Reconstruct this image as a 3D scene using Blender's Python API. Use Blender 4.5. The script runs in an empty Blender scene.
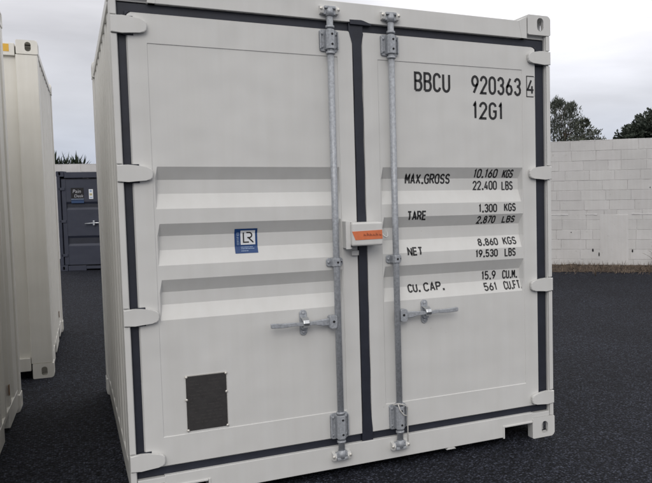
import bpy, bmesh, math, random
from mathutils import Vector, Matrix
R = math.radians
random.seed(7)
S = bpy.context.scene
COL = S.collection

# ------------------------------------------------------------------ camera
cam_d = bpy.data.cameras.new('camera')
cam = bpy.data.objects.new('camera', cam_d)
COL.objects.link(cam)
cr, cu, cf = Vector((0.8868, -0.4618, -0.0176)), Vector((0.0443, 0.0469, 0.9979)), Vector((0.4600, 0.8857, -0.0621))
M = Matrix((cr, cu, -cf)).transposed().to_4x4()
M.translation = Vector((-1.4262, -3.9538, 1.5008))
cam.matrix_world = M
cam_d.sensor_width = 36.0
cam_d.lens = 764.28 / 652 * 36
cam_d.shift_x = -141.1 / 652
cam_d.shift_y = 3.54 / 652
cam_d.clip_start = 0.05
cam_d.clip_end = 2000
S.camera = cam

# ------------------------------------------------------------------ sky, sun, exposure
SUN_EL, SUN_AZ = R(32), R(200)          # azimuth clockwise from +Y (north)
w = bpy.data.worlds.new('World'); S.world = w; w.use_nodes = True
nt = w.node_tree; N = nt.nodes; Lk = nt.links
for n in list(N): N.remove(n)
out = N.new('ShaderNodeOutputWorld'); bg = N.new('ShaderNodeBackground')
bg.inputs['Strength'].default_value = 0.1
sky = N.new('ShaderNodeTexSky'); sky.sky_type = 'NISHITA'; sky.sun_disc = False
sky.sun_elevation = SUN_EL; sky.sun_rotation = SUN_AZ; sky.dust_density = 2.0
tc = N.new('ShaderNodeTexCoord')
sep = N.new('ShaderNodeSeparateXYZ'); Lk.new(tc.outputs['Generated'], sep.inputs[0])
# overcast cloud deck: brightness rises towards the zenith (CIE overcast sky), broken by streaky cloud noise
grad = N.new('ShaderNodeValToRGB'); Lk.new(sep.outputs['Z'], grad.inputs[0])
cr_ = grad.color_ramp
cr_.elements[0].position = 0.0; cr_.elements[0].color = (0.262, 0.285, 0.345, 1)
cr_.elements[1].position = 1.0; cr_.elements[1].color = (0.62, 0.61, 0.60, 1)
for ps, c in ((0.045, (0.288, 0.310, 0.365, 1)), (0.12, (0.345, 0.350, 0.378, 1)), (0.20, (0.365, 0.362, 0.380, 1)), (0.30, (0.42, 0.415, 0.428, 1)), (0.55, (0.54, 0.53, 0.53, 1))):
    e = cr_.elements.new(ps); e.color = c
mp = N.new('ShaderNodeMapping'); mp.inputs['Scale'].default_value = (1.3, 1.3, 6.5); mp.inputs['Location'].default_value = (2.1, 0.4, 0.9)
Lk.new(tc.outputs['Generated'], mp.inputs[0])
nz = N.new('ShaderNodeTexNoise'); nz.inputs['Scale'].default_value = 2.3; nz.inputs['Detail'].default_value = 7; nz.inputs['Roughness'].default_value = 0.5
nz.inputs['Distortion'].default_value = 0.35
Lk.new(mp.outputs[0], nz.inputs['Vector'])
mr = N.new('ShaderNodeMapRange'); mr.inputs['From Min'].default_value = 0.3; mr.inputs['From Max'].default_value = 0.7
mr.inputs['To Min'].default_value = 0.84; mr.inputs['To Max'].default_value = 1.18
Lk.new(nz.outputs['Fac'], mr.inputs['Value'])
# a thin bright break in the cloud, to the right of the yard
dot = N.new('ShaderNodeVectorMath'); dot.operation = 'DOT_PRODUCT'
gd = Vector((0.52, 0.74, 0.42)).normalized(); dot.inputs[1].default_value = gd
Lk.new(tc.outputs['Generated'], dot.inputs[0])
gl = N.new('ShaderNodeMapRange'); gl.interpolation_type = 'SMOOTHSTEP'
gl.inputs['From Min'].default_value = 0.93; gl.inputs['From Max'].default_value = 1.0
gl.inputs['To Min'].default_value = 1.0; gl.inputs['To Max'].default_value = 1.75
Lk.new(dot.outputs['Value'], gl.inputs['Value'])
mu = N.new('ShaderNodeMath'); mu.operation = 'MULTIPLY'
Lk.new(mr.outputs[0], mu.inputs[0]); Lk.new(gl.outputs[0], mu.inputs[1])
vm = N.new('ShaderNodeVectorMath'); vm.operation = 'SCALE'
Lk.new(grad.outputs['Color'], vm.inputs[0]); Lk.new(mu.outputs[0], vm.inputs['Scale'])
vs = N.new('ShaderNodeVectorMath'); vs.operation = 'SCALE'; vs.inputs['Scale'].default_value = 20.0
Lk.new(vm.outputs[0], vs.inputs[0])
mx = N.new('ShaderNodeMix'); mx.data_type = 'RGBA'; mx.inputs['Factor'].default_value = 0.93
Lk.new(sky.outputs[0], mx.inputs['A']); Lk.new(vs.outputs[0], mx.inputs['B'])
Lk.new(mx.outputs['Result'], bg.inputs['Color']); Lk.new(bg.outputs[0], out.inputs[0])

sun_d = bpy.data.lights.new('sun', 'SUN'); sun_d.energy = 0.8; sun_d.angle = R(30); sun_d.color = (1.0, 0.96, 0.90)
sun = bpy.data.objects.new('sun', sun_d); COL.objects.link(sun)
sd = Vector((math.sin(SUN_AZ) * math.cos(SUN_EL), math.cos(SUN_AZ) * math.cos(SUN_EL), math.sin(SUN_EL)))
sun.rotation_euler = sd.to_track_quat('Z', 'Y').to_euler(); sun.location = sd * 30

S.render.engine = 'CYCLES'
S.view_settings.view_transform = 'Standard'; S.view_settings.look = 'None'
S.view_settings.exposure = 0.0; S.view_settings.gamma = 1.0; S.view_settings.use_curve_mapping = False

# ------------------------------------------------------------------ materials
def mat(name, col, rough=0.6, metal=0.0, var=0.0, vscale=3.0, bump=0.0, bscale=200.0, spec=0.5, col2=None, streak=0.0):
    m = bpy.data.materials.new(name); m.use_nodes = True
    n = m.node_tree.nodes; l = m.node_tree.links; b = n['Principled BSDF']
    b.inputs['Base Color'].default_value = (*col, 1); b.inputs['Roughness'].default_value = rough
    b.inputs['Metallic'].default_value = metal; b.inputs['Specular IOR Level'].default_value = spec
    t = n.new('ShaderNodeTexCoord')
    if var > 0 or col2:
        z = n.new('ShaderNodeTexNoise'); z.inputs['Scale'].default_value = vscale; z.inputs['Detail'].default_value = 6
        z.inputs['Roughness'].default_value = 0.6
        l.new(t.outputs['Object'], z.inputs['Vector'])
        r = n.new('ShaderNodeValToRGB'); r.color_ramp.elements[0].position = 0.3; r.color_ramp.elements[1].position = 0.7
        a = col2 if col2 else tuple(c * (1 - var) for c in col)
        c2 = col if col2 else tuple(min(1, c * (1 + var)) for c in col)
        r.color_ramp.elements[0].color = (*a, 1); r.color_ramp.elements[1].color = (*c2, 1)
        l.new(z.outputs['Fac'], r.inputs[0]); last = r.outputs['Color']
        if streak > 0:      # rain streaks: noise stretched along the vertical
            sm = n.new('ShaderNodeMapping'); sm.inputs['Scale'].default_value = (14, 14, 0.7)
            l.new(t.outputs['Object'], sm.inputs[0])
            sz = n.new('ShaderNodeTexNoise'); sz.inputs['Scale'].default_value = 1.6; sz.inputs['Detail'].default_value = 5
            l.new(sm.outputs[0], sz.inputs['Vector'])
            sr = n.new('ShaderNodeMapRange'); sr.inputs['From Min'].default_value = 0.35; sr.inputs['From Max'].default_value = 0.75
            sr.inputs['To Min'].default_value = 0.0; sr.inputs['To Max'].default_value = streak
            l.new(sz.outputs['Fac'], sr.inputs['Value'])
            mm = n.new('ShaderNodeMix'); mm.data_type = 'RGBA'; mm.inputs['B'].default_value = (col[0] * .62, col[1] * .58, col[2] * .50, 1)
            l.new(sr.outputs[0], mm.inputs['Factor']); l.new(last, mm.inputs['A']); last = mm.outputs['Result']
        if streak > 0 and name.endswith('paint'):
            kz = n.new('ShaderNodeTexNoise'); kz.inputs['Scale'].default_value = 26; kz.inputs['Detail'].default_value = 7; kz.inputs['Roughness'].default_value = 0.7
            l.new(t.outputs['Object'], kz.inputs['Vector'])
            kr = n.new('ShaderNodeMapRange'); kr.inputs['From Min'].default_value = 0.675; kr.inputs['From Max'].default_value = 0.74; kr.inputs['To Max'].default_value = 0.6
            l.new(kz.outputs['Fac'], kr.inputs['Value'])
            kg = n.new('ShaderNodeTexNoise'); kg.inputs['Scale'].default_value = 1.7; l.new(t.outputs['Object'], kg.inputs['Vector'])
            kh = n.new('ShaderNodeMapRange'); kh.inputs['From Min'].default_value = 0.48; kh.inputs['From Max'].default_value = 0.62; l.new(kg.outputs['Fac'], kh.inputs['Value'])
            km = n.new('ShaderNodeMath'); km.operation = 'MULTIPLY'; l.new(kr.outputs[0], km.inputs[0]); l.new(kh.outputs[0], km.inputs[1])
            kx = n.new('ShaderNodeMix'); kx.data_type = 'RGBA'; kx.inputs['B'].default_value = (col[0] * .45, col[1] * .38, col[2] * .30, 1)
            l.new(km.outputs[0], kx.inputs['Factor']); l.new(last, kx.inputs['A']); last = kx.outputs['Result']
        l.new(last, b.inputs['Base Color'])
    if bump > 0 and streak > 0 and name.endswith('paint'):
        zb_ = n.new('ShaderNodeTexNoise'); zb_.inputs['Scale'].default_value = 4.5; zb_.inputs['Detail'].default_value = 1
        l.new(t.outputs['Object'], zb_.inputs['Vector'])
        ub_ = n.new('ShaderNodeBump'); ub_.inputs['Strength'].default_value = 0.35; ub_.inputs['Distance'].default_value = 0.02
        l.new(zb_.outputs['Fac'], ub_.inputs['Height'])
    if bump > 0:
        z = n.new('ShaderNodeTexNoise'); z.inputs['Scale'].default_value = bscale; z.inputs['Detail'].default_value = 3
        l.new(t.outputs['Object'], z.inputs['Vector'])
        u = n.new('ShaderNodeBump'); u.inputs['Strength'].default_value = bump; u.inputs['Distance'].default_value = 0.002
        l.new(z.outputs['Fac'], u.inputs['Height']); l.new(u.outputs[0], b.inputs['Normal'])
        if streak > 0 and name.endswith('paint'): l.new(ub_.outputs[0], u.inputs['Normal'])
    return m

P_MAIN = mat('off_white_container_paint', (0.650, 0.651, 0.640), 0.42, var=0.035, vscale=2.2, bump=0.06, bscale=90, streak=0.10)
P_CREAM = mat('cream_container_paint', (0.76, 0.745, 0.695), 0.45, var=0.04, vscale=2.0, bump=0.06, bscale=90, streak=0.16)
P_NAVY = mat('dark_blue_container_paint', (0.030, 0.035, 0.056), 0.5, var=0.10, vscale=2.0, bump=0.06, bscale=90, streak=0.1)
M_RUB = mat('black_rubber_gasket', (0.017, 0.020, 0.032), 0.5, var=0.2, vscale=12, bump=0.15, bscale=120)
M_GALV = mat('galvanised_steel', (0.37, 0.39, 0.42), 0.45, metal=0.2, var=0.24, vscale=85, bump=0.12, bscale=160)
M_BRIGHT = mat('bright_zinc_plate', (0.62, 0.64, 0.66), 0.28, metal=0.85, var=0.1, vscale=40)
M_DARK = mat('dark_hole', (0.012, 0.012, 0.014), 0.8)
M_INK = mat('black_marking_vinyl', (0.018, 0.018, 0.020), 0.5)
M_WHITEP = mat('white_plastic', (0.70, 0.69, 0.66), 0.45, var=0.05, vscale=20)
M_BLUE = mat('blue_sticker', (0.012, 0.055, 0.19), 0.4, var=0.12, vscale=10)
M_STW = mat('sticker_white', (0.75, 0.77, 0.80), 0.4)
M_STWB = mat('sticker_pale_blue', (0.33, 0.43, 0.60), 0.4)
M_ORANGE = mat('orange_tape', (0.68, 0.185, 0.075), 0.55, var=0.10, vscale=25)
M_PEN = mat('pen_scribble', (0.30, 0.075, 0.035), 0.6)
M_PLATE = mat('dark_data_plate', (0.042, 0.040, 0.040), 0.38, var=0.15, vscale=30)
M_PLATET = mat('data_plate_engraving', (0.048, 0.045, 0.044), 0.45)
M_RIVET = mat('rivet_metal', (0.66, 0.64, 0.60), 0.35, metal=0.5)
M_YEL = mat('yellow_decal', (0.72, 0.42, 0.05), 0.5, var=0.08, vscale=10)
M_RUST = mat('rust_brown', (0.20, 0.095, 0.03), 0.8, var=0.5, vscale=40)
M_WOOD = mat('container_floor_ply', (0.16, 0.09, 0.05), 0.7, var=0.2)
M_WIRE = mat('seal_wire', (0.62, 0.61, 0.58), 0.5)

# ------------------------------------------------------------------ mesh helpers
class MB:
    def __init__(s): s.bm = bmesh.new(); s.mi = 0
    def _mark(s, faces):
        for f in faces: f.material_index = s.mi
    def box(s, x0, x1, y0, y1, z0, z1, bev=0.0, seg=2):
        mtx = Matrix.Translation(((x0 + x1) / 2, (y0 + y1) / 2, (z0 + z1) / 2)) @ Matrix.Diagonal((abs(x1 - x0), abs(y1 - y0), abs(z1 - z0), 1))
        r = bmesh.ops.create_cube(s.bm, size=1, matrix=mtx)
        vs = r['verts']; fs = {f for v in vs for f in v.link_faces}; s._mark(fs)
        if bev > 0:
            es = {e for v in vs for e in v.link_edges}
            g = bmesh.ops.bevel(s.bm, geom=list(es), offset=bev, segments=seg, profile=0.5, affect='EDGES')
            s._mark(g['faces'])
    def prism(s, pts, axis, a, b, bev=0.0):
        """extrude a 2-D polygon: axis 'x' pts=(y,z), 'y' pts=(x,z), 'z' pts=(x,y)"""
        def v3(p, t):
            return (t, p[0], p[1]) if axis == 'x' else (p[0], t, p[1]) if axis == 'y' else (p[0], p[1], t)
        va = [s.bm.verts.new(v3(p, a)) for p in pts]; vb = [s.bm.verts.new(v3(p, b)) for p in pts]
        n = len(pts); fs = [s.bm.faces.new(va[::-1]), s.bm.faces.new(vb)]
        for i in range(n): fs.append(s.bm.faces.new((va[i], va[(i + 1) % n], vb[(i + 1) % n], vb[i])))
        s._mark(fs)
        if bev > 0:
            es = {e for f in fs[:2] for e in f.edges}
            g = bmesh.ops.bevel(s.bm, geom=list(es), offset=bev, segments=2, profile=0.5, affect='EDGES'); s._mark(g['faces'])
    def tube(s, pts, r, n=12, caps=True):
        pts = [Vector(p) for p in pts]; rings = []
        rr = r if isinstance(r, (list, tuple)) else [r] * len(pts)
        up0 = None
        for i, p in enumerate(pts):
            d = (pts[min(i + 1, len(pts) - 1)] - pts[max(i - 1, 0)]).normalized()
            if up0 is None: up0 = d.orthogonal().normalized()
            sd_ = d.cross(up0)
            if sd_.length < 1e-4: sd_ = d.orthogonal()
            sd_.normalize(); up0 = sd_.cross(d).normalized()
            rings.append([s.bm.verts.new(p + (sd_ * math.cos(2 * math.pi * k / n) + up0 * math.sin(2 * math.pi * k / n)) * rr[i]) for k in range(n)])
        fs = []
        for a, b in zip(rings[:-1], rings[1:]):
            for k in range(n): fs.append(s.bm.faces.new((a[k], a[(k + 1) % n], b[(k + 1) % n], b[k])))
        for f in fs: f.smooth = True
        if caps: fs += [s.bm.faces.new(rings[0][::-1]), s.bm.faces.new(rings[-1])]
        s._mark(fs)
    def dome(s, c, r, flat=0.5):
        m = Matrix.Translation(c) @ Matrix.Diagonal((r, r * flat, r, 1))
        g = bmesh.ops.create_uvsphere(s.bm, u_segments=12, v_segments=8, radius=1, matrix=m)
        fs = {f for v in g['verts'] for f in v.link_faces}; s._mark(fs)
        for f in fs: f.smooth = True
    def quad(s, a, b, c, d):
        f = s.bm.faces.new([s.bm.verts.new(q) for q in (a, b, c, d)]); f.material_index = s.mi
    def build(s, name, mats, parent=None, recalc=True):
        if recalc: bmesh.ops.recalc_face_normals(s.bm, faces=s.bm.faces[:])
        me = bpy.data.meshes.new(name); s.bm.to_mesh(me); s.bm.free()
        for m in (mats if isinstance(mats, (list, tuple)) else [mats]): me.materials.append(m)
        o = bpy.data.objects.new(name, me); COL.objects.link(o)
        if parent: o.parent = parent
        return o

def thing(name, label, cat, loc=(0, 0, 0), rz=0.0, group=None):
    o = bpy.data.objects.new(name, None); COL.objects.link(o); o.empty_display_size = 0.3
    o.location = loc; o.rotation_euler = (0, 0, rz); o['label'] = label; o['category'] = cat
    if group: o['group'] = group
    return o
def tag(o, label, cat, group=None, kind=None):
    if label: o['label'] = label
    if cat: o['category'] = cat
    if group: o['group'] = group
    if kind: o['kind'] = kind
    return o

def cut(o, cutters):
    for c in cutters:
        m = o.modifiers.new('b', 'BOOLEAN'); m.operation = 'DIFFERENCE'; m.solver = 'EXACT'; m.object = c
    dg = bpy.context.evaluated_depsgraph_get(); dg.update()
    me = bpy.data.meshes.new_from_object(o.evaluated_get(dg))
    o.modifiers.clear(); o.data = me
    for c in cutters: bpy.data.objects.remove(c)

def oval(cx, cz, w, h, n=8):
    """stadium outline, long axis vertical"""
    r = w / 2; pts = []
    for k in range(n + 1): a = math.pi * k / n; pts.append((cx + r * math.cos(a), cz + h / 2 - r + r * math.sin(a)))
    for k in range(n + 1): a = math.pi + math.pi * k / n; pts.append((cx + r * math.cos(a), cz - h / 2 + r + r * math.sin(a)))
    return pts
def rrect(x0, x1, z0, z1, rs, n=5):
    """rounded rectangle; rs = radii for (bl, br, tr, tl)"""
    pts = []
    for (cx, cz, a0), r in zip(((x0, z0, 180), (x1, z0, 270), (x1, z1, 0), (x0, z1, 90)), rs):
        sx = 1 if cx == x0 else -1; sz = 1 if cz == z0 else -1
        if r <= 0: pts.append((cx, cz)); continue
        for k in range(n + 1):
            a = R(a0 + 90 * k / n); pts.append((cx + sx * r + r * math.cos(a), cz + sz * r + r * math.sin(a)))
    return pts

# ------------------------------------------------------------------ monoline stencil lettering (strokes)
def arc(cx, cy, rx, ry, a0, a1, n=7):
    return [(cx + rx * math.cos(R(a0 + (a1 - a0) * i / n)), cy + ry * math.sin(R(a0 + (a1 - a0) * i / n))) for i in range(n + 1)]
_O = arc(.5, .74, .5, .26, 0, 180) + arc(.5, .26, .5, .26, 180, 360) + [(1, .74)]
GL = {
 '0': [_O], 'O': [_O],
 '1': [[(.12, .78), (.58, 1), (.58, 0)]],
 '2': [arc(.5, .73, .5, .27, 180, -20) + [(0, 0), (1, 0)]],
 '3': [arc(.5, .76, .47, .24, 170, -80) + [(.4, .54)], [(.4, .54)] + arc(.5, .27, .5, .27, 85, -170)],
 '4': [[(.62, 1), (.0, .26), (1, .26)], [(.74, .56), (.74, 0)]],
 '5': [[(.95, 1), (.1, 1), (.06, .54)] + arc(.48, .31, .52, .31, 135, -160)],
 '6': [[(.74, 1), (.12, .48)] + arc(.5, .29, .5, .29, 150, 510)],
 '7': [[(0, 1), (1, 1), (.36, 0)]],
 '8': [arc(.5, .77, .42, .23, -90, 270, 14), arc(.5, .27, .5, .27, 90, 450, 14)],
 '9': [[(.26, 0), (.88, .52)] + arc(.5, .71, .5, .29, -30, 330, 12)],
 'A': [[(0, 0), (.5, 1), (1, 0)], [(.17, .31), (.83, .31)]],
 'B': [[(0, 0), (0, 1), (.55, 1)] + arc(.55, .77, .40, .23, 80, -90) + [(0, .54)], [(.55, .54)] + arc(.55, .27, .45, .27, 80, -90) + [(0, 0)]],
 'C': [arc(.5, .74, .5, .26, 10, 180) + arc(.5, .26, .5, .26, 180, 350)],
 'D': [[(0, 0), (0, 1), (.5, 1)] + arc(.5, .74, .5, .26, 80, 0) + arc(.5, .26, .5, .26, 0, -90) + [(0, 0)]],
 'E': [[(1, 1), (0, 1), (0, 0), (1, 0)], [(0, .52), (.85, .52)]],
 'F': [[(1, 1), (0, 1), (0, 0)], [(0, .52), (.85, .52)]],
 'G': [arc(.5, .74, .5, .26, 10, 180) + arc(.5, .26, .5, .26, 180, 360) + [(1, .48), (.56, .48)]],
 'I': [[(.5, 0), (.5, 1)]],
 'K': [[(0, 0), (0, 1)], [(1, 1), (.04, .42)], [(.34, .60), (1, 0)]],
 'L': [[(0, 1), (0, 0), (1, 0)]],
 'M': [[(0, 0), (0, 1), (.5, .38), (1, 1), (1, 0)]],
 'N': [[(0, 0), (0, 1), (1, 0), (1, 1)]],
 'P': [[(0, 0), (0, 1), (.55, 1)] + arc(.55, .74, .45, .26, 80, -90) + [(0, .48)]],
 'R': [[(0, 0), (0, 1), (.55, 1)] + arc(.55, .75, .45, .25, 80, -90) + [(0, .5)], [(.5, .5), (1, 0)]],
 'S': [arc(.5, .75, .46, .25, 15, 250) + arc(.5, .26, .5, .26, 70, -165)],
 'T': [[(0, 1), (1, 1)], [(.5, 1), (.5, 0)]],
 'U': [[(0, 1), (0, .26)] + arc(.5, .26, .5, .26, 180, 360) + [(1, 1)]],
 'X': [[(0, 0), (1, 1)], [(0, 1), (1, 0)]],
 '.': [[(.5, 0), (.5, .09)]],
}
def stroke_text(mb, txt, x0, x1, z0, z1, sw, surf, step=0.004, ratio=0.33):
    """monoline text filling x0..x1, z0..z1 on the surface y=surf(x,z)"""
    adv = [0.42 if c == '.' else 0.7 if c == ' ' else 0.55 if c == '1' or c == 'I' else 1.0 for c in txt]
    gap = ratio
    tot = sum(adv) + gap * (len(txt) - 1); u = (x1 - x0) / tot; x = x0; h = z1 - z0
    for c, a in zip(txt, adv):
        for si, pl in enumerate(GL.get(c, [])):
            sf = (lambda k_: lambda X, Z: surf(X, Z) - k_)(0.0004 * si)
            pts = [Vector((x + p[0] * (a * u), z0 + sw / 2 + p[1] * (h - sw))) for p in pl]
            q = [pts[0]]
            for p in pts[1:]:
                if (p - q[-1]).length > 1e-5: q.append(p)
            ribbon(mb, [Vector((x + a * u / 2, z0)), Vector((x + a * u / 2, z0 + sw * 1.35))] if c == '.' else q, sw * 1.35 if c == '.' else sw, sf, step)
        x += (a + gap) * u
def ribbon(mb, pts, sw, surf, step=0.004):
    # densify, mitre, drop onto the surface
    closed = (pts[0] - pts[-1]).length < 1e-5 and len(pts) > 3
    d = []
    for a, b in zip(pts[:-1], pts[1:]):
        n = max(1, int((b - a).length / step))
        for i in range(n): d.append((a + (b - a) * i / n))
    d.append(pts[-1])
    L_, R_ = [], []
    for i, p in enumerate(d):
        t0 = (p - d[i - 1]).normalized() if i > 0 else ((d[-1] - d[-2]).normalized() if closed else None)
        t1 = (d[i + 1] - p).normalized() if i < len(d) - 1 else ((d[1] - d[0]).normalized() if closed else None)
        t0 = t0 or t1; t1 = t1 or t0
        n0 = Vector((-t0.y, t0.x)); n1 = Vector((-t1.y, t1.x)); m = (n0 + n1)
        if m.length < 0.3: m = n1
        m.normalize(); k = 1 / max(0.55, m.dot(n1)); o = m * (sw / 2 * k)
        for arr, s_ in ((L_, 1), (R_, -1)):
            v = p + o * s_; arr.append(mb.bm.verts.new((v.x, surf(v.x, v.y), v.y)))
    for i in range(len(d) - 1):
        f = mb.bm.faces.new((L_[i], L_[i + 1], R_[i + 1], R_[i])); f.material_index = mb.mi

# ------------------------------------------------------------------ corrugated sheets
def corr_sheet(mb, plane, a0, a1, z0, z1, face, sgn, depth=0.036, start=0.05):
    """vertical trapezoid corrugation. plane 'x': sheet near x=face running along y; 'y': near y=face running along x. sgn = inward"""
    prof = []; t = a0 + start; prof.append((a0, 0)); 
    while t + 0.278 < a1:
        prof += [(t + 0.036, 0), (t + 0.104, depth), (t + 0.174, depth), (t + 0.242, 0)]; t += 0.278
    prof.append((a1, 0))
    th = 0.004; lo = []; up = []; lo2 = []; up2 = []
    def pt(a, d, z): return (face + sgn * d, a, z) if plane == 'x' else (a, face + sgn * d, z)
    for a, d in prof:
        lo.append(mb.bm.verts.new(pt(a, d, z0))); up.append(mb.bm.verts.new(pt(a, d, z1)))
        lo2.append(mb.bm.verts.new(pt(a, d + th, z0))); up2.append(mb.bm.verts.new(pt(a, d + th, z1)))
    n = len(prof)
    for i in range(n - 1):
        mb.bm.faces.new((lo[i], lo[i + 1], up[i + 1], up[i])); mb.bm.faces.new((lo2[i + 1], lo2[i], up2[i], up2[i + 1]))
        mb.bm.faces.new((lo[i + 1], lo[i], lo2[i], lo2[i + 1])); mb.bm.faces.new((up[i], up[i + 1], up2[i + 1], up2[i]))
    mb.bm.faces.new((lo[0], up[0], up2[0], lo2[0])); mb.bm.faces.new((up[-1], lo[-1], lo2[-1], up2[-1]))

_cast_cache = {}
def casting(parent, m, W, L, H, sx, sy, sz, shallow=False):
    key = (round(W, 3), round(L, 3), round(H, 3), sx, sy, sz, m.name)
    cw, cl, ch = 0.162, 0.178, 0.118 if sz > 0 else 0.128
    hx = W / 2 + 0.004
    x0, x1 = (hx - cw, hx) if sx > 0 else (-hx, -hx + cw)
    y0, y1 = (-0.004, -0.004 + cl) if sy < 0 else (L + 0.004 - cl, L + 0.004)
    z0, z1 = (H - ch, H) if sz > 0 else (0.0, ch)
    if shallow: y1 = 0.052
    r = 0.020
    rs = [0.006] * 4
    idx = {(-1, -1): 0, (1, -1): 1, (1, 1): 2, (-1, 1): 3}[(sx, sz)]
    rs[idx] = r
    mb = MB(); mb.prism(rrect(x0, x1, z0, z1, rs), 'y', y0, y1, bev=0.005)
    o = mb.build('corner_casting', m)
    mx_, mz_ = (x0 + x1) / 2, (z0 + z1) / 2; my_ = (y0 + y1) / 2
    yo = y0 if sy < 0 else y1; xo = x1 if sx > 0 else x0
    c1 = MB(); c1.prism(oval(mx_ + sx * 0.008, mz_ + sz * 0.004, 0.046, 0.080), 'y', yo - 0.07, yo + 0.07); k1 = c1.build('cutter', m)
    c2 = MB(); c2.prism(oval(my_, mz_, 0.050, 0.080), 'x', xo - 0.06, xo + 0.06); k2 = c2.build('cutter', m)
    c3 = MB(); c3.box(x0 + 0.030, x1 - 0.030, y0 + 0.030, (y1 - 0.030 if not shallow else y1 + 0.02), z0 + 0.022, z1 - 0.022); k3 = c3.build('cutter', m)
    cut(o, [k3, k1, k2])
    o.parent = parent
    return o

def rails_and_shell(t, m, W, L, H, shallow=False, pockets=(), rail_h=0.155, side_face=None):
    """posts, rails, corrugated sides, roof, floor, rear frame, castings (local frame: x right, y into the container)"""
    hw = W / 2
    side_face = side_face if side_face is not None else hw - 0.012
    for s in (-1, 1):
        mb = MB(); corr_sheet(mb, 'x', 0.165, L - 0.12, rail_h + 0.001, H - 0.105, s * side_face, -s); mb.build('side_wall', m, t)
        mb = MB(); mb.box(s * (hw - 0.062), s * (hw - 0.004), 0.175, L - 0.175, H - 0.103, H - 0.043, 0.004); mb.build('top_rail', m, t)
        mb = MB()
        xa, xb = s * (hw - 0.060), s * (hw - 0.010)
        segs = []; y = 0.14
        for a, b in pockets: segs.append((y, a)); y = b
        segs.append((y, L - 0.14))
        for a, b in segs: mb.box(xa, xb, a, b, 0.035, rail_h, 0.003)
        for a, b in pockets: mb.box(s * (hw - 0.058), s * (hw - 0.012), a - 0.002, b + 0.002, 0.135, rail_h - 0.001)
        mb.build('bottom_rail', m, t)
        # rear corner post
        mb = MB(); mb.box(s * (hw - 0.16), s * hw, L - 0.13, L - 0.002, 0.129, H - 0.119, 0.006); mb.build('corner_post', m, t)
        for sz in (-1, 1):
            casting(t, m, W, L, H, s, 1, sz)
            casting(t, m, W, L, H, s, -1, sz, shallow and sz < 0)
    mb = MB(); corr_sheet(mb, 'y', -hw + 0.16, hw - 0.16, 0.165, H - 0.12, L - 0.03, -1); mb.build('end_wall', m, t)
    mb = MB(); mb.box(-hw + 0.165, hw - 0.165, L - 0.06, L - 0.004, 0.035, 0.164, 0.004); mb.build('end_sill', m, t)
    mb = MB(); mb.box(-hw + 0.165, hw - 0.165, L - 0.06, L - 0.004, H - 0.119, H - 0.045, 0.004); mb.build('end_header', m, t)
    # roof: shallow transverse pressings
    mb = MB(); pr = [(0.10, H - 0.030)]; y = 0.2
    while y + 0.2 < L - 0.15:
        pr += [(y, H - 0.030), (y + 0.02, H - 0.016), (y + 0.10, H - 0.016), (y + 0.12, H - 0.030)]; y += 0.209
    pr.append((L - 0.10, H - 0.030))
    poly = pr + [(L - 0.10, H - 0.041), (0.10, H - 0.041)]
    mb.prism(poly, 'x', -hw + 0.03, hw - 0.03); mb.build('roof', m, t)
    mb = MB(); mb.box(-hw + 0.063, hw - 0.063, 0.10, L - 0.07, 0.137, 0.163); mb.build('floor', M_WOOD, t)

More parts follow.
